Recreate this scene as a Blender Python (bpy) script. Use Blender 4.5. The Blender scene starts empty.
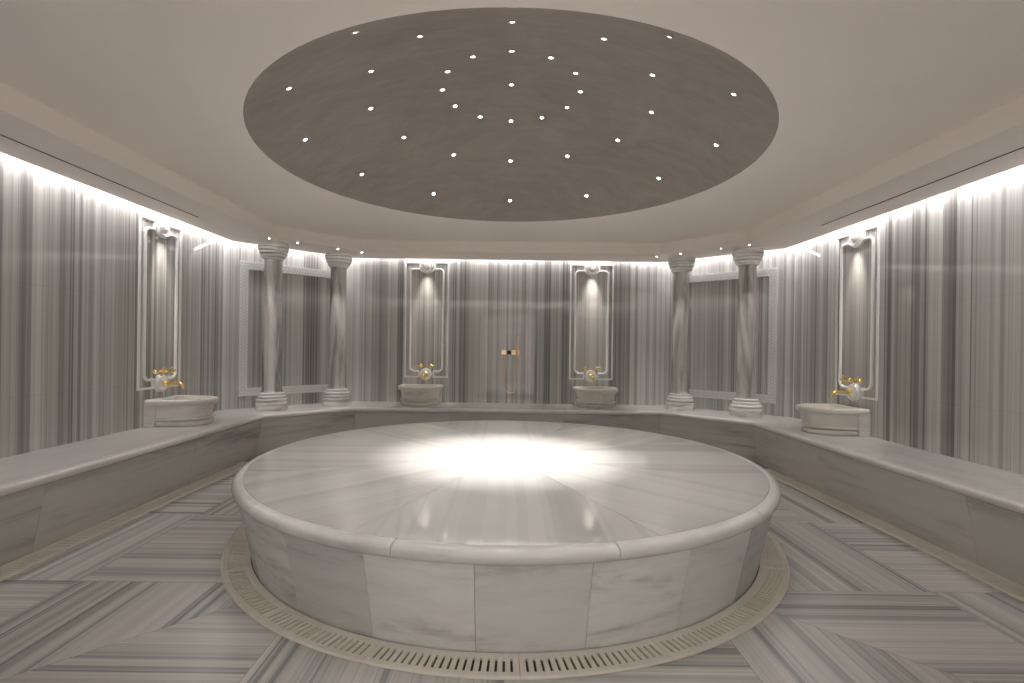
import bpy, bmesh, math, random
from mathutils import Vector, Matrix
random.seed(7)
S = bpy.context.scene
C = S.collection
PI = math.pi
SQ = math.sqrt(2)

# ------------------------------------------------------------------ measurements (metres)
CY = 3.92            # centre of the room, the podium and the dome
WX, WB, WD = 3.51, 7.47, 9.82      # side walls x, back wall y, diagonal walls |x|+y
SOF, CEI = 2.55, 2.70              # soffit and raised ceiling heights
BT = 0.485                         # bench top
NX, NB, ND = 2.80, 6.74, 8.73      # bench nose lines
Y0 = 0.37                          # front wall


# ------------------------------------------------------------------ node helpers
def mat(name):
    m = bpy.data.materials.new(name)
    m.use_nodes = True
    nt = m.node_tree
    b = nt.nodes['Principled BSDF']
    return m, nt, b


def nd(nt, t, **kw):
    n = nt.nodes.new(t)
    for k, v in kw.items():
        setattr(n, k, v)
    return n


def mth(nt, op, a, b=None, c=None, clamp=False):
    n = nt.nodes.new('ShaderNodeMath')
    n.operation = op
    n.use_clamp = clamp
    for i, x in enumerate((a, b, c)):
        if x is None:
            continue
        if isinstance(x, (int, float)):
            n.inputs[i].default_value = x
        else:
            nt.links.new(x, n.inputs[i])
    return n.outputs[0]


def comb(nt, x, y, z):
    n = nt.nodes.new('ShaderNodeCombineXYZ')
    for i, v in enumerate((x, y, z)):
        if isinstance(v, (int, float)):
            n.inputs[i].default_value = v
        else:
            nt.links.new(v, n.inputs[i])
    return n.outputs[0]


def noise(nt, vec, scale, detail=4, rough=0.6, dist=0.0):
    n = nt.nodes.new('ShaderNodeTexNoise')
    n.inputs['Scale'].default_value = scale
    n.inputs['Detail'].default_value = detail
    n.inputs['Roughness'].default_value = rough
    n.inputs['Distortion'].default_value = dist
    nt.links.new(vec, n.inputs['Vector'])
    return n.outputs[0]


def ramp(nt, fac, stops):
    n = nt.nodes.new('ShaderNodeValToRGB')
    e = n.color_ramp.elements
    e[0].position, e[0].color = stops[0][0], (*stops[0][1], 1)
    e[1].position, e[1].color = stops[-1][0], (*stops[-1][1], 1)
    for p, c in stops[1:-1]:
        x = e.new(p)
        x.color = (*c, 1)
    nt.links.new(fac, n.inputs[0])
    return n.outputs[0]


def mix(nt, fac, a, b, mode='MIX'):
    n = nt.nodes.new('ShaderNodeMix')
    n.data_type = 'RGBA'
    n.blend_type = mode
    for sock, v in ((n.inputs[0], fac), (n.inputs[6], a), (n.inputs[7], b)):
        if isinstance(v, (int, float)):
            sock.default_value = v
        elif isinstance(v, tuple):
            sock.default_value = (*v, 1)
        else:
            nt.links.new(v, sock)
    return n.outputs[2]


def g(v, w=0.0):
    return (v * (1 + w), v, v * (1 - w * 1.2))


def uv_sep(nt):
    t = nt.nodes.new('ShaderNodeUVMap')
    s = nt.nodes.new('ShaderNodeSeparateXYZ')
    nt.links.new(t.outputs[0], s.inputs[0])
    return s.outputs[0], s.outputs[1]


def obj_sep(nt):
    t = nt.nodes.new('ShaderNodeTexCoord')
    s = nt.nodes.new('ShaderNodeSeparateXYZ')
    nt.links.new(t.outputs['Object'], s.inputs[0])
    return t.outputs['Object'], s.outputs[0], s.outputs[1], s.outputs[2]


def bands(nt, u, scale, seed):
    """random grey value per band of random width along u"""
    n = nt.nodes.new('ShaderNodeTexVoronoi')
    n.voronoi_dimensions = '1D'
    n.feature = 'F1'
    n.inputs['Scale'].default_value = scale
    n.inputs['Randomness'].default_value = 1.0
    w = mth(nt, 'ADD', u, seed)
    nt.links.new(w, n.inputs['W'])
    sp = nt.nodes.new('ShaderNodeSeparateColor')
    nt.links.new(n.outputs['Color'], sp.inputs[0])
    return sp.outputs[0]


def striped(name, ca, cb, cc, cd, broad, fine, rough, joints=(), warp=0.006, rnd=False, ior=1.5, soft=0.35):
    """equator marble: straight crisp grey bands across u, running along v"""
    m, nt, b = mat(name)
    u, v = uv_sep(nt)
    seed = 0.0
    if rnd:
        oi = nt.nodes.new('ShaderNodeObjectInfo')
        seed = mth(nt, 'MULTIPLY', oi.outputs['Random'], 37.0)
    w = noise(nt, comb(nt, mth(nt, 'MULTIPLY', u, 1.5), mth(nt, 'MULTIPLY', v, 0.7), 3.7), 1.0, 2)
    w2 = noise(nt, comb(nt, mth(nt, 'MULTIPLY', u, 30.0), mth(nt, 'MULTIPLY', v, 2.0), 8.7), 1.0, 2)
    u2 = mth(nt, 'ADD', u, mth(nt, 'ADD', mth(nt, 'MULTIPLY', mth(nt, 'SUBTRACT', w, 0.5), warp), mth(nt, 'MULTIPLY', mth(nt, 'SUBTRACT', w2, 0.5), warp * .25)))
    if rnd:
        u2 = mth(nt, 'ADD', u2, seed)
    b1 = bands(nt, u2, broad * 0.5, 3.1)
    b2 = bands(nt, u2, broad * 1.7, 17.3)
    b3 = bands(nt, u2, fine, 41.9)
    n1 = noise(nt, comb(nt, mth(nt, 'MULTIPLY', u2, broad), mth(nt, 'MULTIPLY', v, 0.10), 0.0), 1.0, 8, 0.65)
    n3 = noise(nt, comb(nt, mth(nt, 'MULTIPLY', u2, broad * 0.18), mth(nt, 'MULTIPLY', v, 0.05), 21.0), 1.0, 2, 0.5)
    s = mth(nt, 'ADD', mth(nt, 'MULTIPLY', b1, 0.21), mth(nt, 'MULTIPLY', b2, 0.27))
    s = mth(nt, 'ADD', s, mth(nt, 'MULTIPLY', b3, 0.17))
    n4 = noise(nt, comb(nt, mth(nt, 'MULTIPLY', u2, broad * .35), mth(nt, 'MULTIPLY', v, 0.06), 5.0), 1.0, 2, 0.5)
    s = mth(nt, 'ADD', s, mth(nt, 'ADD', mth(nt, 'MULTIPLY', n1, .20), mth(nt, 'MULTIPLY', n4, .15)))
    col = ramp(nt, s, [(0.26, ca), (0.41, cb), (0.54, cc), (0.70, cd)])
    # a few thin dark lines
    ln = nt.nodes.new('ShaderNodeTexVoronoi')
    ln.voronoi_dimensions = '1D'
    ln.inputs['Scale'].default_value = broad * .55
    nt.links.new(mth(nt, 'ADD', u2, 71.3), ln.inputs['W'])
    thin = mth(nt, 'MULTIPLY', mth(nt, 'SUBTRACT', 1.0, mth(nt, 'DIVIDE', ln.outputs['Distance'], 0.035), clamp=True), 0.45)
    col = mix(nt, thin, col, ca)
    hue = ramp(nt, n3, [(0.35, (1.0, 0.985, 0.975)), (0.65, (0.985, 1.0, 1.0))])
    col = mix(nt, 1.0, col, hue, 'MULTIPLY')
    for z in joints:
        d = mth(nt, 'ABSOLUTE', mth(nt, 'SUBTRACT', v, z))
        k = mth(nt, 'MULTIPLY', mth(nt, 'LESS_THAN', d, 0.0014), 0.22)
        col = mix(nt, k, col, (0.12, 0.115, 0.11))
    nt.links.new(col, b.inputs['Base Color'])
    b.inputs['Roughness'].default_value = rough
    b.inputs['IOR'].default_value = ior
    return m


def pale_marble(name, base, vein, rough, along=(0.5, 4.0, 4.0), tint=0.06, amount=0.7, use_uv=False):
    """whitish marble with soft drawn out grey clouding"""
    m, nt, b = mat(name)
    oi = nt.nodes.new('ShaderNodeObjectInfo')
    r = oi.outputs['Random']
    if use_uv:
        u, v = uv_sep(nt)
        vec = comb(nt, mth(nt, 'MULTIPLY', u, along[0]), mth(nt, 'MULTIPLY', v, along[1]), mth(nt, 'MULTIPLY', r, 50.0))
    else:
        o, x, y, z = obj_sep(nt)
        vec = comb(nt, mth(nt, 'MULTIPLY', x, along[0]),
                   mth(nt, 'ADD', mth(nt, 'MULTIPLY', y, along[1]), mth(nt, 'MULTIPLY', r, 50.0)),
                   mth(nt, 'MULTIPLY', z, along[2]))
    a = noise(nt, vec, 1.0, 6, 0.62, 0.5)
    c = noise(nt, vec, 3.1, 5, 0.65, 0.8)
    s = mth(nt, 'ADD', mth(nt, 'MULTIPLY', a, 0.65), mth(nt, 'MULTIPLY', c, 0.35))
    col = ramp(nt, s, [(0.33, vein), (0.47, tuple(base[i] * (1 - amount * 0.25) + vein[i] * amount * 0.25 for i in range(3))), (0.58, base)])
    t = mth(nt, 'ADD', 1.0 - tint, mth(nt, 'MULTIPLY', r, tint * 2))
    col = mix(nt, 1.0, col, comb(nt, t, t, mth(nt, 'MULTIPLY', t, 0.995)), 'MULTIPLY')
    nt.links.new(col, b.inputs['Base Color'])
    b.inputs['Roughness'].default_value = rough
    return m


def plain(name, col, rough=0.5, metal=0.0, var=0.05, scale=6.0, bump=0.0):
    m, nt, b = mat(name)
    o, x, y, z = obj_sep(nt)
    n = noise(nt, o, scale, 5, 0.6, 0.3)
    c = ramp(nt, n, [(0.3, tuple(k * (1 - var) for k in col)), (0.7, tuple(min(1, k * (1 + var)) for k in col))])
    nt.links.new(c, b.inputs['Base Color'])
    b.inputs['Roughness'].default_value = rough
    b.inputs['Metallic'].default_value = metal
    if bump:
        bp = nt.nodes.new('ShaderNodeBump')
        bp.inputs['Strength'].default_value = bump
        bp.inputs['Distance'].default_value = 0.002
        nt.links.new(noise(nt, o, 60, 3), bp.inputs['Height'])
        nt.links.new(bp.outputs[0], b.inputs['Normal'])
    return m


def emitter(name, col, strength):
    m, nt, b = mat(name)
    b.inputs['Base Color'].default_value = (0.8, 0.8, 0.8, 1)
    b.inputs['Emission Color'].default_value = (*col, 1)
    b.inputs['Emission Strength'].default_value = strength
    return m


M = {}
M['wall'] = striped('wall_equator_marble', g(.205, .02), g(.385, .02), g(.51, .015), g(.66, .01), 13.0, 75.0, 0.055, joints=(0.9, 1.72), ior=1.55)
M['floor'] = striped('floor_equator_marble', g(.235, .0), g(.39, .02), g(.48, .035), g(.54, .035), 15.0, 95.0, 0.2)
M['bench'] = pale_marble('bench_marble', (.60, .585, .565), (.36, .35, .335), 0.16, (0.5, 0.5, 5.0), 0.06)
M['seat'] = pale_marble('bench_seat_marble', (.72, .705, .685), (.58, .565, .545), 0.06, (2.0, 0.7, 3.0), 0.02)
M['seat'].node_tree.nodes['Principled BSDF'].inputs['IOR'].default_value = 1.8
M['podium_side'] = pale_marble('podium_side_marble', (.66, .66, .66), (.36, .36, .36), 0.25, (1.2, 5.0, 1), 0.24, 0.8, True)
M['podium_nose'] = pale_marble('podium_edge_marble', (.74, .74, .735), (.54, .54, .535), 0.14, (1.0, 4.0, 1), 0.04, 0.6, True)
M['podium_top'] = striped('podium_top_marble', g(.48, .015), g(.55, .015), g(.59, .015), g(.61, .015), 4.0, 18.0, 0.015, warp=0.05, rnd=True, ior=2.1)
M['shaft'] = None
M['basin'] = pale_marble('basin_marble', (.72, .70, .655), (.52, .50, .46), 0.28, (3, 3, 9), 0.03)
M['white'] = plain('white_marble_moulding', (.82, .815, .80), 0.32, 0, 0.03)
M['mosaic'] = plain('white_mosaic', (.76, .76, .75), 0.38, 0, 0.05, 30)
M['mosaic_grout'] = plain('mosaic_grout', (.60, .59, .58), 0.7)
M['grate'] = plain('cream_grate', (.72, .68, .605), 0.5, 0, 0.06, 14)
M['ceil'] = plain('warm_white_ceiling_paint', (.86, .795, .75), 0.8, 0, 0.015, 1.5)
M['gold'] = plain('polished_gold', (1.0, .74, .30), 0.27, 1.0, 0.04)
M['brass'] = plain('brushed_brass', (.90, .68, .46), 0.3, 1.0, 0.05)
M['dark'] = plain('painted_gap_shade', (.035, .033, .03), 0.7)  # near black colour stands in for shade inside slots and drains
M['slot'] = plain('shadowy_slot', (.16, .135, .115), 0.7)
M['black'] = plain('black_metal', (.02, .02, .02), 0.35)
M['grout'] = plain('grey_grout', (.20, .19, .18), 0.8)
M['steel'] = plain('brushed_steel', (.62, .60, .57), 0.3, 1.0)
M['lens'] = emitter('lit_lamp_lens', (1.0, .93, .82), 14.0)

# taupe plaster of the dome: cloudy trowelled finish
m, nt, b = mat('taupe_trowelled_plaster')
o, x, y, z = obj_sep(nt)
n1 = noise(nt, o, 1.6, 8, 0.66, 0.9)
n2 = noise(nt, comb(nt, mth(nt, 'MULTIPLY', x, 2.0), mth(nt, 'MULTIPLY', y, 7.0), z), 2.0, 6, 0.65, 0.8)
s = mth(nt, 'ADD', mth(nt, 'MULTIPLY', n1, .6), mth(nt, 'MULTIPLY', n2, .4))
nt.links.new(ramp(nt, s, [(0.36, (.265, .232, .205)), (0.5, (.31, .275, .246)), (0.64, (.355, .318, .288))]), b.inputs['Base Color'])
b.inputs['Roughness'].default_value = 0.6
M['dome'] = m

# column shafts: upright veins that drift and twist
m, nt, b = mat('column_marble')
o, x, y, z = obj_sep(nt)
oi = nt.nodes.new('ShaderNodeObjectInfo')
seed = mth(nt, 'MULTIPLY', oi.outputs['Random'], 60.0)
xx = mth(nt, 'ADD', mth(nt, 'MULTIPLY', x, 9.0), mth(nt, 'MULTIPLY', z, 0.55))
vec = comb(nt, xx, mth(nt, 'ADD', mth(nt, 'MULTIPLY', y, 7.0), seed), mth(nt, 'MULTIPLY', z, 0.7))
n1 = noise(nt, vec, 1.0, 8, 0.6, 0.6)
nt.links.new(ramp(nt, n1, [(0.33, (.17, .155, .145)), (0.44, (.36, .345, .33)), (0.53, (.52, .51, .49)), (0.65, (.66, .65, .635))]), b.inputs['Base Color'])
b.inputs['Roughness'].default_value = 0.16
M['shaft'] = m

# turned column rings: level white and grey bands
m, nt, b = mat('turned_ring_marble')
o, x, y, z = obj_sep(nt)
oi = nt.nodes.new('ShaderNodeObjectInfo')
vec = comb(nt, mth(nt, 'ADD', mth(nt, 'MULTIPLY', x, 2.0), mth(nt, 'MULTIPLY', oi.outputs['Random'], 40.0)), mth(nt, 'MULTIPLY', y, 2.0), mth(nt, 'MULTIPLY', z, 16.0))
n1 = noise(nt, vec, 1.0, 6, 0.62, 0.4)
nt.links.new(ramp(nt, n1, [(0.36, (.50, .485, .475)), (0.48, (.70, .69, .68)), (0.6, (.82, .815, .805))]), b.inputs['Base Color'])
b.inputs['Roughness'].default_value = 0.25
M['ring'] = m


# ------------------------------------------------------------------ object helpers
def link(o):
    C.objects.link(o)
    return o


def build(name, bm, material, parent=None, uv=None, smooth=None, bevel=None, loc=None, kind=None):
    """bm -> ONE mesh object; smooth = angle in degrees; uv = f(co, face) on local coordinates"""
    bmesh.ops.recalc_face_normals(bm, faces=bm.faces)
    if uv:
        l = bm.loops.layers.uv.new('UVMap')
        for f in bm.faces:
            for lp in f.loops:
                lp[l].uv = uv(lp.vert.co, f)
    me = bpy.data.meshes.new(name)
    bm.to_mesh(me)
    bm.free()
    me.materials.append(material)
    o = bpy.data.objects.new(name, me)
    link(o)
    if parent:
        o.parent = parent
    if loc:
        o.location = loc
    if kind:
        o['kind'] = kind
    if bevel:
        md = o.modifiers.new('bevel', 'BEVEL')
        md.width = bevel
        md.segments = 2
        md.limit_method = 'ANGLE'
        md.angle_limit = math.radians(40)
    if smooth is not None:
        for p in me.polygons:
            p.use_smooth = True
        me.set_sharp_from_angle(angle=math.radians(smooth))
    return o


def thing(name, label, cat, loc=(0, 0, 0), rz=0.0, group=None, o=None):
    if o is None:
        o = link(bpy.data.objects.new(name, None))
        o.empty_display_size = 0.1
        o.location = loc
        o.rotation_euler = (0, 0, rz)
    o['label'] = label
    o['category'] = cat
    if group:
        o['group'] = group
    return o


def dup(root, loc, rz, label, group=None):
    r = root.copy()
    C.objects.link(r)
    r.location = loc
    r.rotation_euler = (0, 0, rz)
    r['label'] = label
    if group:
        r['group'] = group
    for ch in list(root.children):
        c = ch.copy()
        C.objects.link(c)
        c.parent = r
        for gch in list(ch.children):
            d = gch.copy()
            C.objects.link(d)
            d.parent = c
    return r


def box(bm, x0, x1, y0, y1, z0, z1):
    v = [bm.verts.new(p) for p in ((x0, y0, z0), (x1, y0, z0), (x1, y1, z0), (x0, y1, z0), (x0, y0, z1), (x1, y0, z1), (x1, y1, z1), (x0, y1, z1))]
    for f in ((0, 3, 2, 1), (4, 5, 6, 7), (0, 1, 5, 4), (1, 2, 6, 5), (2, 3, 7, 6), (3, 0, 4, 7)):
        bm.faces.new([v[i] for i in f])


def loft(bm, rings, closed=True, cap0=False, cap1=False, loop=False):
    """quads between successive rings of equal length"""
    vr = [[bm.verts.new(p) for p in r] for r in rings]
    n = len(rings[0])
    k = len(vr)
    for i in range(k if loop else k - 1):
        a, c = vr[i], vr[(i + 1) % k]
        for j in range(n if closed else n - 1):
            bm.faces.new((a[j], a[(j + 1) % n], c[(j + 1) % n], c[j]))
    if cap0:
        bm.faces.new(vr[0][::-1])
    if cap1:
        bm.faces.new(vr[-1])
    return vr


def lathe(bm, prof, n=40, mtx=None, cap0=True, cap1=True):
    rings = []
    for r, z in prof:
        ring = [Vector((r * math.cos(2 * PI * i / n), r * math.sin(2 * PI * i / n), z)) for i in range(n)]
        rings.append([mtx @ p for p in ring] if mtx else ring)
    loft(bm, rings, True, cap0, cap1)


def tube(bm, pts, r, n=10, cap=True):
    pts = [Vector(p) for p in pts]
    rings = []
    up = None
    for i, p in enumerate(pts):
        t = (pts[min(i + 1, len(pts) - 1)] - pts[max(i - 1, 0)]).normalized()
        if up is None:
            up = t.orthogonal().normalized()
        up = (up - t * up.dot(t)).normalized()
        s = t.cross(up)
        rr = r[i] if isinstance(r, (list, tuple)) else r
        rings.append([p + (up * math.cos(2 * PI * k / n) + s * math.sin(2 * PI * k / n)) * rr for k in range(n)])
    loft(bm, rings, True, cap, cap)


def prism(bm, poly, z0, z1):
    a = [bm.verts.new((x, y, z0)) for x, y in poly]
    c = [bm.verts.new((x, y, z1)) for x, y in poly]
    bm.faces.new(a[::-1])
    bm.faces.new(c)
    n = len(poly)
    for i in range(n):
        bm.faces.new((a[i], a[(i + 1) % n], c[(i + 1) % n], c[i]))


def rot_to(axis):
    return Vector((0, 0, 1)).rotation_difference(Vector(axis)).to_matrix().to_4x4()


# ------------------------------------------------------------------ floor: one mesh of mitred striped slabs
def clip(poly, nx, ny, d):
    """keep nx*x+ny*y <= d"""
    out = []
    for i in range(len(poly)):
        p, q = poly[i], poly[(i + 1) % len(poly)]
        a, c = nx * p[0] + ny * p[1] - d, nx * q[0] + ny * q[1] - d
        if a <= 0:
            out.append(p)
        if a * c < 0:
            t = a / (a - c)
            out.append((p[0] + (q[0] - p[0]) * t, p[1] + (q[1] - p[1]) * t))
    return out


def inset(poly, e):
    out = poly
    n = len(poly)
    ar = sum(poly[i][0] * poly[(i + 1) % n][1] - poly[(i + 1) % n][0] * poly[i][1] for i in range(n))
    if ar < 0:
        poly = poly[::-1]
    out = list(poly)
    for i in range(n):
        p, q = poly[i], poly[(i + 1) % n]
        dx, dy = q[0] - p[0], q[1] - p[1]
        L = math.hypot(dx, dy)
        if L < 1e-6:
            continue
        nx, ny = dy / L, -dx / L
        out = clip(out, nx, ny, nx * p[0] + ny * p[1] - e)
        if len(out) < 3:
            return []
    return out


STR = 2.73   # inner edge of the straight drains
bm = bmesh.new()
uvl = bm.loops.layers.uv.new('UVMap')
K = 1.02
RW = 1.11


def add_slab(poly, along_x):
    p = inset(poly, 0.0014)
    if len(p) < 3:
        return
    off = random.uniform(0, 60)
    f = bm.faces.new([bm.verts.new((x, y + CY, 0)) for x, y in p])
    if f.normal.z < 0 or sum(p[i][0] * p[(i + 1) % len(p)][1] - p[(i + 1) % len(p)][0] * p[i][1] for i in range(len(p))) < 0:
        f.normal_flip()
    for lp in f.loops:
        x, y = lp.vert.co.x, lp.vert.co.y
        lp[uvl].uv = (y + off, x + off * .37) if along_x else (x + off, y + off * .37)


LIM = 3.55
for side in (-1, 1):                       # left and right wedges: |x| > |y|
    for j in range(-4, 4):
        y0, y1 = j * RW, (j + 1) * RW
        for k, (x0, x1) in enumerate(((0.0, 2.33), (2.33, LIM))):
            poly = [(side * x0, y0), (side * x1, y0), (side * x1, y1), (side * x0, y1)]
            poly = clip(poly, -side, 1, 0)
            poly = clip(poly, -side, -1, 0) if poly else poly
            if len(poly) < 3:
                continue
            ax = ((j + k) % 2 == 1) if side < 0 else ((j + k) % 2 == 0)
            add_slab(poly, ax)
for side in (-1, 1):                       # front and back wedges: |y| > |x|
    for j in range(-4, 4):
        x0, x1 = j * K, (j + 1) * K
        for k, (y0, y1) in enumerate(((0.0, 2.33), (2.33, LIM))):
            poly = [(x0, side * y0), (x1, side * y0), (x1, side * y1), (x0, side * y1)]
            poly = clip(poly, 1, -side, 0)
            poly = clip(poly, -1, -side, 0) if poly else poly
            if len(poly) < 3:
                continue
            ax = ((j + k) % 2 == 0)
            add_slab(poly, ax)
n_s = len(bm.faces)
gv = [bm.verts.new(p) for p in ((-3.6, -0.6, -.0015), (3.6, -0.6, -.0015), (3.6, 7.55, -.0015), (-3.6, 7.55, -.0015))]
gf = bm.faces.new(gv)
gv = [bm.verts.new(p) for p in ((-3.6, -0.6, -.08), (-3.6, 7.55, -.08), (3.6, 7.55, -.08), (3.6, -0.6, -.08))]
gf2 = bm.faces.new(gv)
me = bpy.data.meshes.new('floor')
bm.faces.ensure_lookup_table()
gf.material_index = gf2.material_index = 1
bm.to_mesh(me)
bm.free()
me.materials.append(M['floor'])
me.materials.append(M['grout'])
fl = link(bpy.data.objects.new('floor', me))
fl['kind'] = 'structure'


# ------------------------------------------------------------------ walls
def wall(name, p, q, z0=0.0, z1=2.86, t=0.12, hole=None, u0=0.0):
    """solid wall whose inner face runs p -> q (room on the left of p->q)"""
    p, q = Vector((*p, 0)), Vector((*q, 0))
    d = (q - p).normalized()
    nrm = Vector((d.y, -d.x, 0))
    L = (q - p).length
    bm = bmesh.new()
    spans = [(0, L, z0, z1)]
    if hole:
        a, c, h = hole
        spans = [(0, a, z0, z1), (c, L, z0, z1), (a, c, h, z1)]
    for s0, s1, a, c in spans:
        e0 = -0.05 if s0 == 0 else 0
        e1 = 0.05 if s1 == L else 0
        pts = [p + d * s0, p + d * s1, p + d * (s1 + e1) + nrm * t, p + d * (s0 + e0) + nrm * t]
        prism(bm, [(k.x, k.y) for k in pts], a, c)
    return build(name, bm, M['wall'], uv=lambda co, f: ((co - p).dot(d) + u0, co.z), kind='structure')


dcx, dcy = WX, WD - WX          # side/diagonal corner
bcx = WD - WB                   # diagonal/back corner
wall('wall_left', (-WX, dcy), (-WX, Y0), u0=0.0)
wall('wall_back_left', (-bcx, WB), (-dcx, dcy), u0=11.3)
wall('wall_back', (bcx, WB), (-bcx, WB), u0=20.0)
wall('wall_back_right', (dcx, dcy), (bcx, WB), u0=33.1)
wall('wall_right', (WX, Y0), (WX, dcy), u0=41.7)
wall('wall_front', (-WX, Y0), (WX, Y0), u0=55.0, hole=(WX - .75, WX + .75, 2.2))


# ------------------------------------------------------------------ ceiling, soffit, dome
def octo(x, s, yb, y0):
    """plan outline: side x, diagonal |x|+y = s, back yb, front y0 (counter clockwise)"""
    return [(-x, y0), (x, y0), (x, s - x), (s - yb, yb), (-(s - yb), yb), (-x, s - x)]


IN = octo(2.75, 8.78, 6.80, 1.04)
OUT = octo(3.37, 9.65, 7.40, 0.49)
LIP = octo(3.345, 9.65 - .035, 7.375, 0.515)
WALL = octo(WX + .06, WD + .08, WB + .06, Y0 - .06)

R_D = 1.81
bm = bmesh.new()
N = 96
cv = [bm.verts.new((R_D * math.cos(2 * PI * i / N), CY + R_D * math.sin(2 * PI * i / N), CEI)) for i in range(N)]


def ray_oct(a, poly):
    best = None
    dx, dy = math.cos(a), math.sin(a)
    for i in range(len(poly)):
        (x1, y1), (x2, y2) = poly[i], poly[(i + 1) % len(poly)]
        ex, ey = x2 - x1, y2 - y1
        den = dx * ey - dy * ex
        if abs(den) < 1e-9:
            continue
        t = ((x1) * ey - (y1 - CY) * ex) / den
        s = ((x1) * dy - (y1 - CY) * dx) / den
        if t > 0 and -1e-6 <= s <= 1 + 1e-6 and (best is None or t < best):
            best = t
    return (dx * best, CY + dy * best)


angs = sorted([2 * PI * i / N for i in range(N)] + [math.atan2(y - CY, x) % (2 * PI) for x, y in IN])
inner, outer = [], []
for a in angs:
    inner.append((R_D * math.cos(a), CY + R_D * math.sin(a), CEI))
    x, y = ray_oct(a, IN)
    outer.append((x, y, CEI))
bm.free()
bm = bmesh.new()
loft(bm, [inner, outer], True)
loft(bm, [[(x, y, CEI + .25) for x, y, z in outer], [(x, y, CEI) for x, y, z in outer]], True)
bmesh.ops.remove_doubles(bm, verts=bm.verts, dist=1e-5)
build('ceiling', bm, M['ceil'], kind='structure')

# perimeter soffit with the two air slots left open
bm = bmesh.new()
SLX0, SLX1, SLY0, SLY1 = 3.079, 3.091, 1.6, 5.10


def ring3(poly, z):
    return [(x, y, z) for x, y in poly]


up = [ring3(LIP, SOF + .07), ring3(OUT, SOF + .07), ring3(OUT, SOF)]
loft(bm, up, True)
loft(bm, [ring3(IN, SOF), ring3(IN, CEI)], True)
# underside: strips around the slots
IY = 8.78 - 2.75
def quad(*pts):
    bm.faces.new([bm.verts.new((x, y, SOF)) for x, y in pts])
for s in (-1, 1):
    i2, o2 = (2.75 * s, IY), (3.37 * s, 9.65 - 3.37)
    i1, o1 = (2.75 * s, 1.04), (3.37 * s, .49)
    ya, yb = SLY0, SLY1
    quad(i1, o1, (3.37 * s, ya), (SLX1 * s, ya), (SLX0 * s, ya), (2.75 * s, ya))
    quad((2.75 * s, ya), (SLX0 * s, ya), (SLX0 * s, yb), (2.75 * s, yb))
    quad((SLX1 * s, ya), (3.37 * s, ya), (3.37 * s, yb), (SLX1 * s, yb))
    quad((2.75 * s, yb), (SLX0 * s, yb), (SLX1 * s, yb), (3.37 * s, yb), o2, i2)
    quad(i2, o2, ((9.65 - 7.40) * s, 7.40), ((8.78 - 6.80) * s, 6.80))
b2, b3 = (9.65 - 7.40), (8.78 - 6.80)
quad((-b3, 6.80), (b3, 6.80), (b2, 7.40), (-b2, 7.40))
quad((-2.75, 1.04), (2.75, 1.04), (3.37, .49), (-3.37, .49))
# cove cavity: back board and lid above the lamps
loft(bm, [ring3(octo(3.20, 9.65 - .24, 7.23, .66), SOF + .05), ring3(octo(3.20, 9.65 - .24, 7.23, .66), 2.80), ring3(WALL, 2.80), ring3(WALL, 2.86)], True)
bmesh.ops.remove_doubles(bm, verts=bm.verts, dist=1e-5)
build('trim_1', bm, M['ceil'], kind='structure')

# dome: a shallow spherical cap
SAG = 0.604
RS = (R_D ** 2 + SAG ** 2) / (2 * SAG)
ZC = CEI + SAG - RS
bm = bmesh.new()
rings = []
for i in range(25):
    a = math.asin(R_D / RS) * (1 - i / 24)
    r = max(RS * math.sin(a), .004)
    rings.append([(r * math.cos(2 * PI * k / N), r * math.sin(2 * PI * k / N), ZC + RS * math.cos(a) - CEI) for k in range(N)])
loft(bm, rings, True, False, True)
build('ceiling_dome', bm, M['dome'], smooth=60, loc=(0, CY, CEI), kind='structure')

# ------------------------------------------------------------------ linear air slots
for s, nm in ((-1, 'left'), (1, 'right')):
    t = thing('air_slot', f'long dark linear air slot in the soffit above the {nm} wall', 'air vent', (s * 3.085, 0, SOF), group='air slots in the soffit')
    bm = bmesh.new()
    for x0, x1 in ((-.0068, -.0055), (.0055, .0068)):
        box(bm, x0, x1, SLY0 - .002, SLY1 + .002, -.002, .06)
    for y0, y1 in ((SLY0 - .002, SLY0), (SLY1, SLY1 + .002)):
        box(bm, -.0055, .0055, y0, y1, -.002, .06)
    build('slot_frame', bm, M['slot'], t)
    bm = bmesh.new()
    box(bm, -.005, .005, SLY0 + .002, SLY1 - .002, .045, .058)
    build('slot_shade_strip', bm, M['dark'], t)  # dark strip closing the slot, its inner shade put into the colour


# ------------------------------------------------------------------ bench along the walls
def path(d, z):
    """bench outline set back by d from the nose, left front -> right front"""
    x, yb, s = NX + d, NB + d, ND + d * SQ
    h = [(x, Y0), (x, s - x), (s - yb, yb)]
    return [Vector((-a, c, z)) for a, c in h] + [Vector((a, c, z)) for a, c in reversed(h)]


def cut_pts(d, z, stations):
    """points on the outline at given (segment, fraction or y/x value)"""
    P = path(d, z)
    out = []
    for seg, v in stations:
        a, c = P[seg], P[seg + 1]
        if seg in (0, 4):
            t = (v - a.y) / (c.y - a.y)
        elif seg == 2:
            t = (v - a.x) / (c.x - a.x)
        else:
            t = v
        t = max(0, min(1, t))
        out.append(a.lerp(c, t))
    return out


bench = thing('marble_bench', 'long pale marble bench with rounded edge running around the walls under the basins and columns', 'bench')
BF = [(0, Y0), (0, 1.62), (0, 3.16), (0, 4.69), (0, 99), (1, 1.0), (2, -.75), (2, .75), (2, 99), (3, 1.0), (4, 4.69), (4, 3.16), (4, 1.62), (4, Y0)]
E_ = 0.0012


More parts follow.
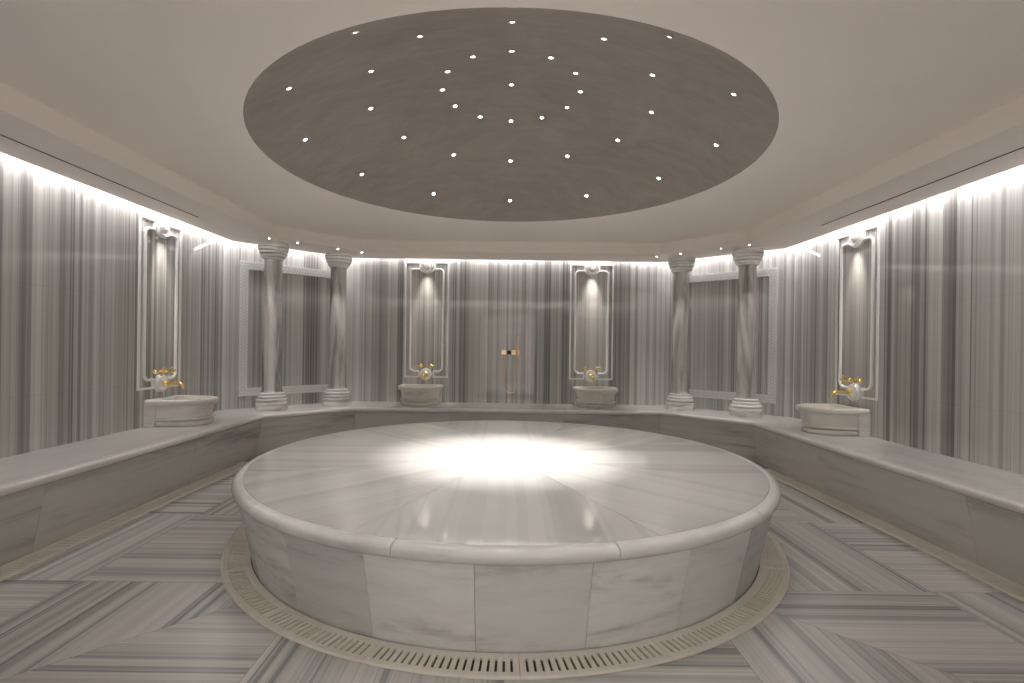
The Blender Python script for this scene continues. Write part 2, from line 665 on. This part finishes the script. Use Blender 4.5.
def sect(prof, a, c, seg):
    """solid between two stations on one segment; prof = [(setback, z)] closed"""
    r0 = [cut_pts(d, z, [a])[0] for d, z in prof]
    r1 = [cut_pts(d, z, [c])[0] for d, z in prof]
    mid = (r1[0] - r0[0]).normalized() * E_
    bm = bmesh.new()
    loft(bm, [[p + mid for p in r0], [p - mid for p in r1]], True, True, True)
    return bm


nose_prof = [(.085, BT - .055), (.085, BT)]
for i in range(9):
    a = PI / 2 - PI * i / 8
    nose_prof.append((.0275 - .0275 * math.cos(a), BT - .0275 + .0275 * math.sin(a)))
face_prof = [(.022, BT - .056), (.105, 0.0), (.135, 0.0), (.07, BT - .056)]
for i in range(len(BF) - 1):
    a, c = BF[i], BF[i + 1]
    seg = c[0]
    if a[0] != c[0]:
        a = (c[0], -99 if c[0] == 2 else (99 if c[0] == 4 else 0.0))
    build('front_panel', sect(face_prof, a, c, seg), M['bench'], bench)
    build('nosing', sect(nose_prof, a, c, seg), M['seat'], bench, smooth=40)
# seat slabs
def seat_poly(a, c):
    out = []
    for d in (.0865,):
        out += [cut_pts(d, BT, [a])[0], cut_pts(d, BT, [c])[0]]
    return out
P0 = path(.0865, BT)
W0 = [Vector((-WX, Y0, BT)), Vector((-WX, dcy, BT)), Vector((-bcx, WB, BT)), Vector((bcx, WB, BT)), Vector((WX, dcy, BT)), Vector((WX, Y0, BT))]
for seg, cuts in ((0, (0, .48, 1)), (1, (0, 1)), (2, (0, .5, 1)), (3, (0, 1)), (4, (0, .52, 1))):
    for f0, f1 in zip(cuts[:-1], cuts[1:]):
        a, c = P0[seg].lerp(P0[seg + 1], f0), P0[seg].lerp(P0[seg + 1], f1)
        wa, wc = W0[seg].lerp(W0[seg + 1], f0), W0[seg].lerp(W0[seg + 1], f1)
        e = (c - a).normalized() * .0008
        bm = bmesh.new()
        prism(bm, [(p.x, p.y) for p in (a + e, c - e, wc - e, wa + e)], BT - .05, BT)
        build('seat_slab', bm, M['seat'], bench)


# ------------------------------------------------------------------ podium
podium = thing('marble_podium', 'large round polished marble slab podium in the middle of the room', 'podium', (0, CY, 0))
PT = 0.485
RT, RN = 1.785, 1.846


def pa(deg, r):
    """angle measured from the point nearest the doorway, positive to the right"""
    a = math.radians(deg)
    return r * math.sin(a), -r * math.cos(a)


for k in range(8):                          # wedge slabs of the top
    a0, a1 = 22.5 + 45 * k, 67.5 + 45 * k
    mid = math.radians((a0 + a1) / 2)
    rad = Vector((math.sin(mid), -math.cos(mid), 0))
    tan = Vector((math.cos(mid), math.sin(mid), 0))
    e = rad * .0018
    pts = [(0, 0)] + [pa(a0 + (a1 - a0) * i / 14, RT) for i in range(15)]
    pts = inset(pts, .0013)
    bm = bmesh.new()
    prism(bm, pts, PT - .05, PT)
    build('top_slab', bm, M['podium_top'], podium, uv=lambda co, f, t=tan, r=rad, k=k: (co.dot(t) + k * 3.3, co.dot(r)))
bm = bmesh.new()
lathe(bm, [(.006, PT - .05), (.006, PT - .0003)], 24)
build('centre_disc', bm, M['podium_top'], podium, uv=lambda co, f: (co.x, co.y))
for k in range(12):                         # rounded rim
    a0, a1 = 15 + 30 * k, 45 + 30 * k
    prof = [(RT + .0006, PT - .070), (RT + .0006, PT)]
    for i in range(13):
        t = PI / 2 - PI * i / 12
        prof.append((RN - .037 + .037 * math.cos(t), PT - .035 + .035 * math.sin(t)))
    rings = []
    g0 = .07
    for i in range(13):
        a = a0 + g0 + (a1 - a0 - 2 * g0) * i / 12
        rings.append([(*pa(a, r), z) for r, z in prof])
    bm = bmesh.new()
    loft(bm, rings, True, True, True)
    build('rim_moulding', bm, M['podium_nose'], podium, smooth=45, uv=lambda co, f: (math.atan2(co.x, -co.y) * 1.8, co.z + math.hypot(co.x, co.y)))
NP = 23
for k in range(NP):                         # tapering side panels
    a0 = -4 + 360 / NP * k
    a1 = a0 + 360 / NP
    prof = [(1.730, 0.0), (1.818, PT - .070), (1.74, PT - .070), (1.68, 0.0)]
    rings = []
    g0 = .03
    for i in range(9):
        a = a0 + g0 + (a1 - a0 - 2 * g0) * i / 8
        rings.append([(*pa(a, r), z) for r, z in prof])
    bm = bmesh.new()
    loft(bm, rings, True, True, True)
    build('side_panel', bm, M['podium_side'], podium, smooth=45, uv=lambda co, f: (math.atan2(co.x, -co.y) * 1.8, co.z))


# ------------------------------------------------------------------ round drain grates: 18 curved segments
NG = 18
GI, GO, GZ = 1.738, 1.897, 0.010
NSL = 19


def grate_bm():
    """one curved grate spanning 20 degrees with open slots"""
    bm = bmesh.new()
    span = 360 / NG
    g0 = .03
    marg = .5
    st = (span - 2 * marg) / NSL
    ang = [g0]
    slot = []
    for i in range(NSL):
        c = marg + st * (i + .5)
        ang += [c - st * .165, c + st * .165]
        slot.append(len(ang) - 2)
    ang.append(span - g0)
    rad = [GI, GI + .040, GO - .034, GO - .006, GO]
    zt = [GZ, GZ, GZ, GZ, GZ - .006]
    zb = -.0005
    top = [[bm.verts.new((*pa(a, r), z)) for r, z in zip(rad, zt)] for a in ang]
    bot = [[bm.verts.new((*pa(a, r), zb)) for r in rad] for a in ang]
    for i in range(len(ang) - 1):
        for j in range(4):
            if j == 1 and i in slot:
                q = [(i, 1), (i + 1, 1), (i + 1, 2), (i, 2)]
                for n in range(4):
                    p0, p1 = q[n], q[(n + 1) % 4]
                    bm.faces.new((top[p0[0]][p0[1]], top[p1[0]][p1[1]], bot[p1[0]][p1[1]], bot[p0[0]][p0[1]]))
                continue
            for L in (top, bot):
                bm.faces.new((L[i][j], L[i + 1][j], L[i + 1][j + 1], L[i][j + 1]))
        bm.faces.new((top[i][0], top[i + 1][0], bot[i + 1][0], bot[i][0]))
        bm.faces.new((top[i][4], top[i + 1][4], bot[i + 1][4], bot[i][4]))
    for i in (0, len(ang) - 1):
        for j in range(4):
            bm.faces.new((top[i][j], top[i][j + 1], bot[i][j + 1], bot[i][j]))
    return bm


# flat near black ring under the round grate, painting the shade of its channel
bm = bmesh.new()
loft(bm, [[(*pa(a * 3, r), .0006) for a in range(120)] for r in (GI - .03, GO - .012)], True)
ch = build('drain_shade_ring', bm, M['dark'], loc=(0, CY, 0), kind='structure')

ORD = ['first', 'second', 'third', 'fourth', 'fifth', 'sixth', 'seventh', 'eighth', 'ninth', 'tenth']
gr0 = None
for k in range(NG):
    a = 2 + 20 * k
    c = (a + 10 + 180) % 360 - 180
    if abs(c) > 125:
        continue
    side = 'right' if c > 0 else 'left'
    n = int(abs(c - 2) // 20)
    lab = f'cream curved podium drain grate, {ORD[n]} to the {side} of the nearest joint'
    if gr0 is None:
        gr0 = build('curved_drain_grate', grate_bm(), M['grate'])
        o = thing('', lab, 'drain grate', group='curved drain grates round the podium', o=gr0)
    else:
        o = gr0.copy()
        C.objects.link(o)
        o['label'] = lab
    o.location = (0, CY, 0)
    o.rotation_euler = (0, 0, math.radians(a))


# ------------------------------------------------------------------ straight drain grates at the bench foot
def straight_grate(L, w):
    bm = bmesh.new()
    zt, zb = .008, -.0005
    n = int(L / .028)
    st = (L - .04) / n
    ys = [0.001]
    slot = []
    for i in range(n):
        c = .02 + st * (i + .5)
        ys += [c - st * .18, c + st * .18]
        slot.append(len(ys) - 2)
    ys.append(L - .001)
    xs = [0, .032, w - .032, w]
    T = [[bm.verts.new((x, y, zt)) for x in xs] for y in ys]
    B = [[bm.verts.new((x, y, zb)) for x in xs] for y in ys]
    for i in range(len(ys) - 1):
        for j in range(3):
            if j == 1 and i in slot:
                q = [(i, 1), (i + 1, 1), (i + 1, 2), (i, 2)]
                for k in range(4):
                    a, c = q[k], q[(k + 1) % 4]
                    bm.faces.new((T[a[0]][a[1]], T[c[0]][c[1]], B[c[0]][c[1]], B[a[0]][a[1]]))
                continue
            for Q in (T, B):
                bm.faces.new((Q[i][j], Q[i + 1][j], Q[i + 1][j + 1], Q[i][j + 1]))
        for j in (0, 3):
            bm.faces.new((T[i][j], T[i + 1][j], B[i + 1][j], B[i][j]))
    for i in (0, len(ys) - 1):
        for j in range(3):
            bm.faces.new((T[i][j], T[i][j + 1], B[i][j + 1], B[i][j]))
    return bm


GW = .165
bmd = bmesh.new()
for s, nm in ((-1, 'left'), (1, 'right')):
    y0 = 2.0
    Ls = 1.215
    gl = None
    for k in range(3):
        where = ('nearest the doorway', 'level with the podium middle', 'farthest from the doorway')[k]
        lab = f'beige straight drain grate beside the {nm} bench, {where}'
        if gl is None:
            gl = build('bench_drain_grate', straight_grate(Ls, GW), M['grate'])
            o = thing('', lab, 'drain grate', group='straight drain grates at the bench foot', o=gl)
        else:
            o = gl.copy()
            C.objects.link(o)
            o['label'] = lab
        o.location = (-2.9 if s < 0 else 2.9 - GW, y0 + k * (Ls + .002), 0)
    box(bmd, s * 2.9 - (0 if s < 0 else GW) + .01, s * 2.9 - (0 if s < 0 else GW) + GW - .01, 1.9, 5.70, -.0004, .0006)
build('drain_shade_strips', bmd, M['dark'], kind='structure')  # flat dark strips on the floor, painted shade seen through the grate slots


# ------------------------------------------------------------------ columns
def torus_stack(rings, steps=7):
    """rings: (r_in, r_out, z0, z1) rounded bands from the bottom up"""
    out = []
    for ri, ro, z0, z1 in rings:
        h = (z1 - z0) / 2
        out.append((ri, z0))
        for i in range(steps + 1):
            a = -PI / 2 + PI * i / steps
            out.append((ro - h * .75 + h * .75 * math.cos(a), z0 + h + h * math.sin(a)))
        out.append((ri, z1))
    return out


H = SOF - BT
BH, CH = .225, .205


def make_column(loc, rz, label):
    t = thing('marble_column', label, 'column', loc, rz, 'marble columns on the bench')
    bm = bmesh.new()
    prof = [(.176, 0), (.179, .012), (.179, .058), (.174, .066)]
    prof += torus_stack([(.162, .186, .068, .112), (.152, .181, .114, .152), (.134, .166, .154, .188), (.120, .146, .190, .225)])
    lathe(bm, prof, 48)
    build('column_base', bm, M['ring'], t, smooth=50)
    bm = bmesh.new()
    prof = [(.128, BH - .002), (.120, BH + .02), (.1155, BH + .04)]
    prof += [(.1155 - .0135 * i / 10, BH + .04 + (H - CH - BH - .04) * i / 10) for i in range(1, 11)]
    lathe(bm, prof, 48)
    build('column_shaft', bm, M['shaft'], t, smooth=50)
    bm = bmesh.new()
    z = H - CH
    prof = torus_stack([(.10, .122, z, z + .026), (.112, .145, z + .026, z + .062), (.125, .165, z + .064, z + .102), (.140, .178, z + .104, z + .142), (.150, .184, z + .144, z + .174)])
    prof += [(.165, z + .174), (.165, H - .001)]
    lathe(bm, prof, 48)
    build('column_capital', bm, M['ring'], t, smooth=50)
    return t


cols = [((-2.918, 6.38), 'banded grey marble column on the left, nearer the side wall'),
        ((-2.315, 7.00), 'banded grey marble column on the left, nearer the back wall'),
        ((2.345, 7.00), 'banded grey marble column on the right, nearer the back wall'),
        ((2.957, 6.38), 'banded grey marble column on the right, nearer the side wall')]
c0 = None
for i, ((x, y), lab) in enumerate(cols):
    rz = (0.2, 1.9, 3.3, 4.4)[i]
    if c0 is None:
        c0 = make_column((x, y, BT), rz, lab)
    else:
        dup(c0, (x, y, BT), rz, lab)


# ------------------------------------------------------------------ things fixed to a wall: local x along the wall, local y out of the wall, z up
def wall_loc(which, s, z=0.01):
    """(location, rotation) on a wall; s = distance along it from its middle / y for side walls"""
    if which == 'left':
        return (-WX, s, z), -PI / 2
    if which == 'right':
        return (WX, s, z), PI / 2
    return (s, WB, z), PI          # local +y points to -y world


def sweep2d(bm, pts, prof, closed=False):
    """sweep profile [(across, out)] along planar path (x,z); out = +y"""
    P = [Vector((p[0], p[1])) for p in pts]
    n = len(P)
    rings = []
    for i in range(n):
        if closed:
            a, c = P[i - 1], P[(i + 1) % n]
            d0, d1 = (P[i] - a).normalized(), (c - P[i]).normalized()
        else:
            d0 = (P[i] - P[i - 1]).normalized() if i > 0 else (P[1] - P[0]).normalized()
            d1 = (P[i + 1] - P[i]).normalized() if i < n - 1 else d0
        n0, n1 = Vector((-d0.y, d0.x)), Vector((-d1.y, d1.x))
        mt = (n0 + n1)
        if mt.length < 1e-6:
            mt = n0
        mt.normalize()
        k = 1 / max(.35, mt.dot(n0))
        rings.append([(P[i].x + mt.x * a * k, o, P[i].y + mt.y * a * k) for a, o in prof])
    loft(bm, rings, True, not closed, not closed, loop=closed)


def hprof(w, h, n=6):
    """half round moulding section"""
    out = [(-w / 2, 0), (-w / 2, h * .45)]
    for i in range(1, n):
        a = PI - PI * i / n
        out.append((w / 2 * math.cos(a), h * .45 + h * .55 * math.sin(a)))
    return out + [(w / 2, h * .45), (w / 2, 0)]


def arc(cx, cz, r, a0, a1, n=8):
    return [(cx + r * math.cos(math.radians(a0 + (a1 - a0) * i / n)), cz + r * math.sin(math.radians(a0 + (a1 - a0) * i / n))) for i in range(n + 1)]


def make_moulding(loc, rz, label):
    t = thing('wall_moulding', label, 'wall moulding', loc, rz, 'white panel mouldings behind the basins')
    for s in (-1, 1):
        bm = bmesh.new()
        sweep2d(bm, [(s * .105, 2.405), (s * .105, 2.495), (s * .305, 2.495), (s * .305, .845), (s * .105, .845), (s * .105, .925)], hprof(.023, .018))
        build('outer_moulding', bm, M['white'], t, smooth=40)
    right = [(.10, .925)] + arc(.235 - .07, .925 + .07, .07, -90, 0) + arc(.235 - .05, 2.405 - .05, .05, 0, 90) + [(.135, 2.405)]
    # curl under the medallion
    dip = [(.112, 2.403), (.098, 2.397), (.085, 2.385), (.065, 2.372), (.035, 2.361), (0, 2.358)]
    half = right + dip
    full = half + [(-x, z) for x, z in reversed(half[:-1])]
    bm = bmesh.new()
    sweep2d(bm, full, hprof(.027, .024))
    build('inner_moulding', bm, M['white'], t, smooth=40)
    bm = bmesh.new()
    mx = Matrix.Translation((0, 0, 2.452)) @ rot_to((0, 1, 0))
    lathe(bm, [(.082, 0.0005), (.082, .022), (.076, .032), (.070, .032), (.064, .027), (.056, .029), (.045, .042), (.025, .050), (.006, .053)], 36, mx)
    build('medallion', bm, M['white'], t, smooth=45)
    return t


def make_tap(loc, rz, label):
    t = thing('wall_mounted_tap', label, 'tap', loc, rz, 'gold wall taps over the basins')
    zc = .885
    bm = bmesh.new()
    lathe(bm, [(.086, .0005), (.086, .03), (.080, .042), (.068, .046), (.062, .040), (.055, .046), (.04, .056), (.01, .057)], 36, Matrix.Translation((0, 0, zc)) @ rot_to((0, 1, 0)))
    build('tap_plate', bm, M['white'], t, smooth=45)
    bm = bmesh.new()
    lathe(bm, [(.034, .045), (.036, .058), (.026, .068), (.020, .082)], 20, Matrix.Translation((0, 0, zc)) @ rot_to((0, 1, 0)))
    pts = [(0, .07, zc), (0, .11, zc), (0, .15, zc + .002), (0, .19, zc + .002), (0, .215, zc - .003), (0, .232, zc - .016), (0, .238, zc - .035), (0, .240, zc - .052)]
    tube(bm, pts, [.020, .0165, .015, .0155, .0165, .0165, .0155, .018], 14)
    lathe(bm, [(.010, 0), (.014, .006), (.010, .014), (.006, .022), (.009, .030), (.004, .036)], 14, Matrix.Translation((0, .205, zc + .012)))
    build('spout', bm, M['gold'], t, smooth=50)
    for s in (-1, 1):
        bm = bmesh.new()
        c = Vector((s * .078, 0, zc + .120))
        lathe(bm, [(.024, .0005), (.026, .008), (.017, .014), (.011, .03), (.011, .062), (.017, .070), (.018, .088), (.008, .096)], 16, Matrix.Translation(c) @ rot_to((0, 1, 0)))
        stem = build('tap_handle', bm, M['gold'], t, smooth=50)
        bm = bmesh.new()
        for k in range(4):
            a = PI / 4 * 0 + PI / 2 * k + .2 * s
            d = Vector((math.cos(a), 0, math.sin(a)))
            q = c + Vector((0, .079, 0))
            tube(bm, [q + d * .010, q + d * .026, q + d * .036, q + d * .044, q + d * .048], [.007, .006, .0095, .0095, .003], 8)
        build('cross_head', bm, M['gold'], stem, smooth=50)
    return t


# ------------------------------------------------------------------ basins
def outline(hw, d0, D, n=22, e=.86, back=.03):
    out = [(-hw, back), (-hw, d0 * .75)]
    for i in range(n + 1):
        a = PI - PI * i / n
        c, s = math.cos(a), math.sin(a)
        out.append((hw * math.copysign(abs(c) ** e, c), d0 + (D - d0) * abs(s) ** e))
    return out + [(hw, d0 * .75), (hw, back)]


def at_z(o, z):
    return [(x, y, z) for x, y in o]


def roll(bm, hw, d0, D, z0, z1, bulge, n=6, cap=True):
    """rounded band following the bow front"""
    rings = []
    h = (z1 - z0) / 2
    for i in range(n + 1):
        a = -PI / 2 + PI * i / n
        k = bulge * math.cos(a)
        rings.append(at_z(outline(hw + k, d0, D + k), z0 + h + h * math.sin(a)))
    loft(bm, rings, True, cap, cap)


def make_basin(loc, rz, label):
    t = thing('marble_basin', label, 'basin', loc, rz, 'carved marble basins on the bench')
    HW, D0, D = .272, .15, .505
    zt = .262
    bm = bmesh.new()
    roll(bm, HW - .030, D0, D - .030, 0.0, .052, .018)
    roll(bm, HW - .020, D0, D - .020, .056, .084, .022)
    build('base_moulding', bm, M['basin'], t, smooth=45)
    bm = bmesh.new()
    rings = [at_z(outline(HW - .024 + .024 * i / 6, D0, D - .024 + .028 * i / 6), .084 + (.206 - .084) * i / 6) for i in range(7)]
    loft(bm, rings, True, True, True)
    build('bowl_body', bm, M['basin'], t, smooth=45)
    # rim with a cusp hanging at the middle of the front
    def cusp(pts, z, amt):
        return [(x, y, z - (amt * math.exp(-(x / .06) ** 2) if y > .3 else 0)) for x, y in pts]
    bm = bmesh.new()
    ro = outline(HW + .028, D0, D + .030)
    ro2 = outline(HW + .036, D0, D + .038)
    ri = outline(HW - .028, D0, D - .022, back=.108)
    ru = outline(HW - .002, D0, D + .004)
    ri = [(x, max(y, .108)) for x, y in ri]
    rb = [(x * .985, .118 + (y - .118) * .985) for x, y in ri]
    rl = [(x * .93, .122 + (y - .118) * .93) for x, y in ri]
    rm = [(x * .80, .15 + (y - .118) * .80) for x, y in ri]
    rf = [(x * .45, .20 + (y - .118) * .50) for x, y in ri]
    loft(bm, [cusp(ru, .207, .0), cusp(ro, .212, .014), cusp(ro2, .224, .012), at_z(ro2, .246), at_z(ro, zt - .003), at_z(outline(HW + .020, D0, D + .022), zt)]
         + [at_z(ri, zt), at_z(rb, zt - .006), at_z(rl, zt - .05), at_z(rm, zt - .12), at_z(rf, zt - .145)], True, False, True)
    build('basin_rim', bm, M['basin'], t, smooth=40)
    bm = bmesh.new()
    box(bm, -.284, .284, 0.001, .107, 0, zt + .001)
    build('back_block', bm, M['basin'], t, bevel=.004)
    return t


SY = 5.19
spots4 = [('left', SY, 'on the left side wall'), ('back', -1.185, 'on the back wall, left of the shower'),
          ('back', 1.205, 'on the back wall, right of the shower'), ('right', SY, 'on the right side wall')]
mo = tp = bs = None
for wh, s, txt in spots4:
    loc, rz = wall_loc(wh, s)
    l1 = f'white double line moulding with round medallion, {txt}'
    l2 = f'gold cross handle tap with white plate, {txt}'
    l3 = f'bow fronted pale marble basin, {txt}'.replace('on the left side wall', 'against the left side wall').replace('on the right side wall', 'against the right side wall').replace('on the back wall', 'against the back wall')
    lb = (loc[0] + (.045 * math.copysign(1, s) if wh == 'back' else 0), loc[1] + (0 if wh == 'back' else .035), BT)
    if mo is None:
        mo, tp, bs = make_moulding(loc, rz, l1), make_tap(loc, rz, l2), make_basin(lb, rz, l3)
        bs.scale.x = .9
    else:
        dup(mo, loc, rz, l1), dup(tp, loc, rz, l2), setattr(dup(bs, lb, rz, l3), 'scale', (.9 if wh == 'right' else 1.0, 1, 1))

# ------------------------------------------------------------------ shower set on the back wall
loc, rz = wall_loc('back', 0.035, 1.225)
sh = thing('hand_shower', 'brass hand shower set with hanging hose in the middle of the back wall', 'shower', loc, rz)
# local x points to the left in the photo
bm = bmesh.new()
box(bm, .055, .130, 0.001, .045, -.036, .036)
build('hose_outlet', bm, M['brass'], sh, bevel=.003)
bm = bmesh.new()
box(bm, -.130, -.018, 0.001, .045, -.036, .036)
build('mixer_plate', bm, M['brass'], sh, bevel=.003)
bm = bmesh.new()
lathe(bm, [(.030, .0005), (.030, .04), (.026, .052), (.01, .053)], 24, Matrix.Translation((.018, 0, 0)) @ rot_to((0, 1, 0)))
box(bm, .013, .023, .045, .085, -.006, .006)
build('mixer_knob', bm, M['black'], sh, smooth=40)
bm = bmesh.new()
lathe(bm, [(.017, -.028), (.019, -.02), (.019, .02), (.016, .028)], 18, Matrix.Translation((-.095, .068, 0)))
box(bm, -.103, -.087, .044, .054, -.012, .012)
build('handset_holder', bm, M['brass'], sh, smooth=40)
bm = bmesh.new()
tube(bm, [(-.095, .068, -.06), (-.095, .068, .0), (-.095, .068, .09), (-.095, .068, .225), (-.095, .068, .238)], [.010, .0125, .0135, .0145, .012], 14)
build('handset', bm, M['brass'], sh, smooth=50)
bm = bmesh.new()
pts = [(.085, .03, -.034), (.083, .045, -.10), (.079, .05, -.28), (.074, .05, -.45)]
for i in range(13):
    a = PI * i / 12
    pts.append((-.005 + .077 * math.cos(a), .05, -.50 - .085 * math.sin(a)))
pts += [(-.084, .052, -.42), (-.090, .06, -.25), (-.094, .067, -.12), (-.095, .068, -.055)]
tube(bm, pts, .0075, 8)
build('hose', bm, M['brass'], sh, smooth=60)


# ------------------------------------------------------------------ mosaic frames on the diagonal walls
def make_frame(loc, rz, label, x0, x1):
    t = thing('mosaic_frame', label, 'wall frame', loc, rz, 'white mosaic frames on the corner walls')
    z0, z1, w, th = .64, 2.345, .105, .032
    for nm, (a, c, e, f) in {'a': (x0, x1, z1 - w, z1), 'b': (x0, x1, z0, z0 + w), 'c': (x0, x0 + w, z0 + w, z1 - w), 'd': (x1 - w, x1, z0 + w, z1 - w)}.items():
        bm = bmesh.new()
        box(bm, a, c, .001, th - .008, e, f)
        nbase = len(bm.faces)
        hor = (c - a) > (f - e)
        L, Wd = (c - a, f - e) if hor else (f - e, c - a)
        nb = 3
        bw = Wd / nb
        bl = .042
        for r in range(nb):
            off = (r % 2) * bl / 2
            k = -1
            while True:
                p0 = max(0, k * bl + off)
                p1 = min(L, (k + 1) * bl + off)
                k += 1
                if p0 >= L - .002:
                    break
                if p1 - p0 < .004:
                    continue
                q = (p0 + .0034, p1 - .0034, r * bw + .0034, (r + 1) * bw - .0034)
                tz = th - .0012 * ((r * 7 + k * 3) % 4)
                if hor:
                    box(bm, a + q[0], a + q[1], th - .009, tz, e + q[2], e + q[3])
                else:
                    box(bm, a + q[2], a + q[3], th - .009, tz, e + q[0], e + q[1])
        o = build('frame_border', bm, M['mosaic'], t)
        o.data.materials.append(M['mosaic_grout'])
        for p in list(o.data.polygons)[:nbase]:
            p.material_index = 1
    return t


dm = ((dcx + bcx) / 2, (dcy + WB) / 2)
fr = make_frame((-dm[0], dm[1], 0), PI + PI / 4, 'white mosaic rectangular frame on the left corner wall behind two columns', -.70, .63)
make_frame((dm[0], dm[1], 0), PI - PI / 4, 'white mosaic rectangular frame on the right corner wall behind two columns', -.63, .70)


# ------------------------------------------------------------------ spotlights
def make_spot(loc, nrm, label, group, r=.024):
    t = thing('ceiling_spotlight', label, 'spotlight', loc, 0, group)
    t.rotation_euler = Vector((0, 0, -1)).rotation_difference(Vector(nrm)).to_euler()
    bm = bmesh.new()
    lathe(bm, [(r, -.0025), (r + .009, -.004), (r + .010, -.0005), (r, .004), (r - .002, .004)], 20, None, False, False)
    build('trim_ring', bm, M['steel'], t, smooth=50)
    bm = bmesh.new()
    lathe(bm, [(r - .001, .0005), (r * .6, -.001), (r * .1, -.0015)], 20, None, False, True)
    build('lens', bm, M['lens'], t, smooth=50)
    return t


def dup_spot(src, loc, nrm, label, group):
    t = dup(src, loc, 0, label, group)
    t.rotation_euler = Vector((0, 0, -1)).rotation_difference(Vector(nrm)).to_euler()
    return t


sp0 = None
HRS = ['twelve', 'one', 'two', 'three', 'four', 'five', 'six', 'seven', 'eight', 'nine', 'ten', 'eleven']
lights = []
for ring, r in (('centre', 0.0), ('inner', .525), ('middle', 1.069), ('outer', 1.566)):
    for h in range(1 if r == 0 else 12):
        a = math.radians(30 * h)
        x, y = r * math.sin(a), -r * math.cos(a)
        z = ZC + math.sqrt(RS ** 2 - r ** 2)
        nrm = Vector((-x, -y, -(z - ZC))).normalized()
        p = Vector((x, CY + y, z)) + nrm * .0015
        lab = 'small lit spotlight at the very centre of the taupe dome' if r == 0 else f"small lit spotlight in the dome's {ring} ring at {HRS[h]} o'clock"
        if sp0 is None:
            sp0 = make_spot(p, nrm, lab, 'spotlights in the dome', .014)
        else:
            dup_spot(sp0, p, nrm, lab, 'spotlights in the dome')
        lights.append((ring, p, nrm))
sof_spots = []
for s, nm in ((-1, 'left'), (1, 'right')):
    for (x, y), txt in (((2.84, 6.09), 'in front of the column nearer the side wall'), ((2.60, 6.33), 'just beside the column nearer the side wall'),
                        ((2.23, 6.70), 'in front of the column nearer the back wall'), ((1.99, 6.94), 'just beside the column nearer the back wall')):
        p = Vector((s * x, y, SOF - .0005))
        dup_spot(sp0, p, (0, 0, -1), f'tiny {nm} soffit spotlight {txt}', 'spotlights in the soffit').scale = (1.1, 1.1, 1.1)
        sof_spots.append(p)


# ------------------------------------------------------------------ light
def area(name, p, q, width, power, tilt, col=(1, .985, .98)):
    """strip lamp between two points, shining down and tilted towards the wall"""
    p, q = Vector(p), Vector(q)
    d = (q - p).normalized()
    l = bpy.data.lights.new(name, 'AREA')
    l.shape = 'RECTANGLE'
    l.size = (q - p).length
    l.size_y = width
    l.energy = power * (q - p).length
    l.color = col
    o = link(bpy.data.objects.new(name, l))
    out = Vector((d.y, -d.x, 0))           # towards the wall (room on the left of p->q)
    down = (Vector((0, 0, -1)) + out * tilt).normalized()
    zax = -down
    xax = d
    yax = zax.cross(xax)
    o.matrix_world = Matrix.Translation((p + q) / 2) @ Matrix((xax, yax, zax)).transposed().to_4x4()
    return o


COVE = 1.1
zc = SOF + .12
off = .09
cx, cyb = WX - off, WB - .05
cs = WD - off * SQ
ring = [(-cx, cs - cx), (-cx, Y0 + .1), (cx, Y0 + .1), (cx, cs - cx), (cs - cyb, cyb), (-(cs - cyb), cyb)]
for i in range(6):
    a, c = ring[i], ring[(i + 1) % 6]
    area('cove_light', (*a, zc), (*c, zc), .035, COVE * (2.0 if i == 1 else 1), .6)


def spot(name, p, d, power, ang, blend, rad=.02, col=(1, .95, .90)):
    l = bpy.data.lights.new(name, 'SPOT')
    l.energy = power
    l.spot_size = math.radians(ang)
    l.spot_blend = blend
    l.shadow_soft_size = rad
    l.color = col
    o = link(bpy.data.objects.new(name, l))
    o.location = p
    o.rotation_euler = Vector((0, 0, -1)).rotation_difference(Vector(d)).to_euler()
    return o


for rg, p, nrm in lights:
    if rg in ('centre', 'inner'):
        spot('dome_spot_light', p + Vector((0, 0, -.02)), (0, 0, -1), 62 if rg == 'inner' else 210, 24, 1.0)
    elif rg == 'middle':
        spot('dome_spot_light', p + Vector((0, 0, -.02)), (0, 0, -1), 9.0, 44, 1.0)
    else:
        spot('dome_spot_light', p + Vector((0, 0, -.02)), (0, 0, -1), 4.5, 90, 1.0)
for p in sof_spots:
    spot('soffit_spot_light', p + Vector((0, 0, -.02)), (p.x * .02, .05, -1), 8.0, 40, .8)
for wh, s, txt in spots4:
    (x, y, z), rz = wall_loc(wh, s)
    n = Matrix.Rotation(rz, 3, 'Z') @ Vector((0, 1, 0))
    p = Vector((x, y, 2.535)) + n * .105
    spot('medallion_light', p, (n * -.09 + Vector((0, 0, -1))), 13.0, 42, 1.0, .03, (1, .92, .80))

w = bpy.data.worlds.new('World')
S.world = w
w.use_nodes = True
w.node_tree.nodes['Background'].inputs[0].default_value = (.55, .5, .45, 1)
w.node_tree.nodes['Background'].inputs[1].default_value = 0.6

# ------------------------------------------------------------------ camera
cam = bpy.data.cameras.new('Camera')
cam.sensor_width = 36
cam.lens = 515 / 1024 * 36
cam.shift_x = 4 / 1024
cam.shift_y = 5 / 1024
cam.clip_start = .02
co = link(bpy.data.objects.new('Camera', cam))
co.matrix_world = Matrix.Translation((0, 0, 1.31)) @ Matrix.Rotation(PI / 2, 4, 'X') @ Matrix.Rotation(.0133, 4, 'Z')
S.camera = co

S.view_settings.view_transform = 'Standard'
S.view_settings.look = 'None'
S.view_settings.gamma = 1
S.view_settings.exposure = 1.95
S.view_settings.use_curve_mapping = False
S.cycles.use_denoising = True
S.cycles.max_bounces = 12
S.cycles.diffuse_bounces = 8
S.cycles.glossy_bounces = 6
S.cycles.sample_clamp_indirect = 12.0
S.cycles.caustics_reflective = False
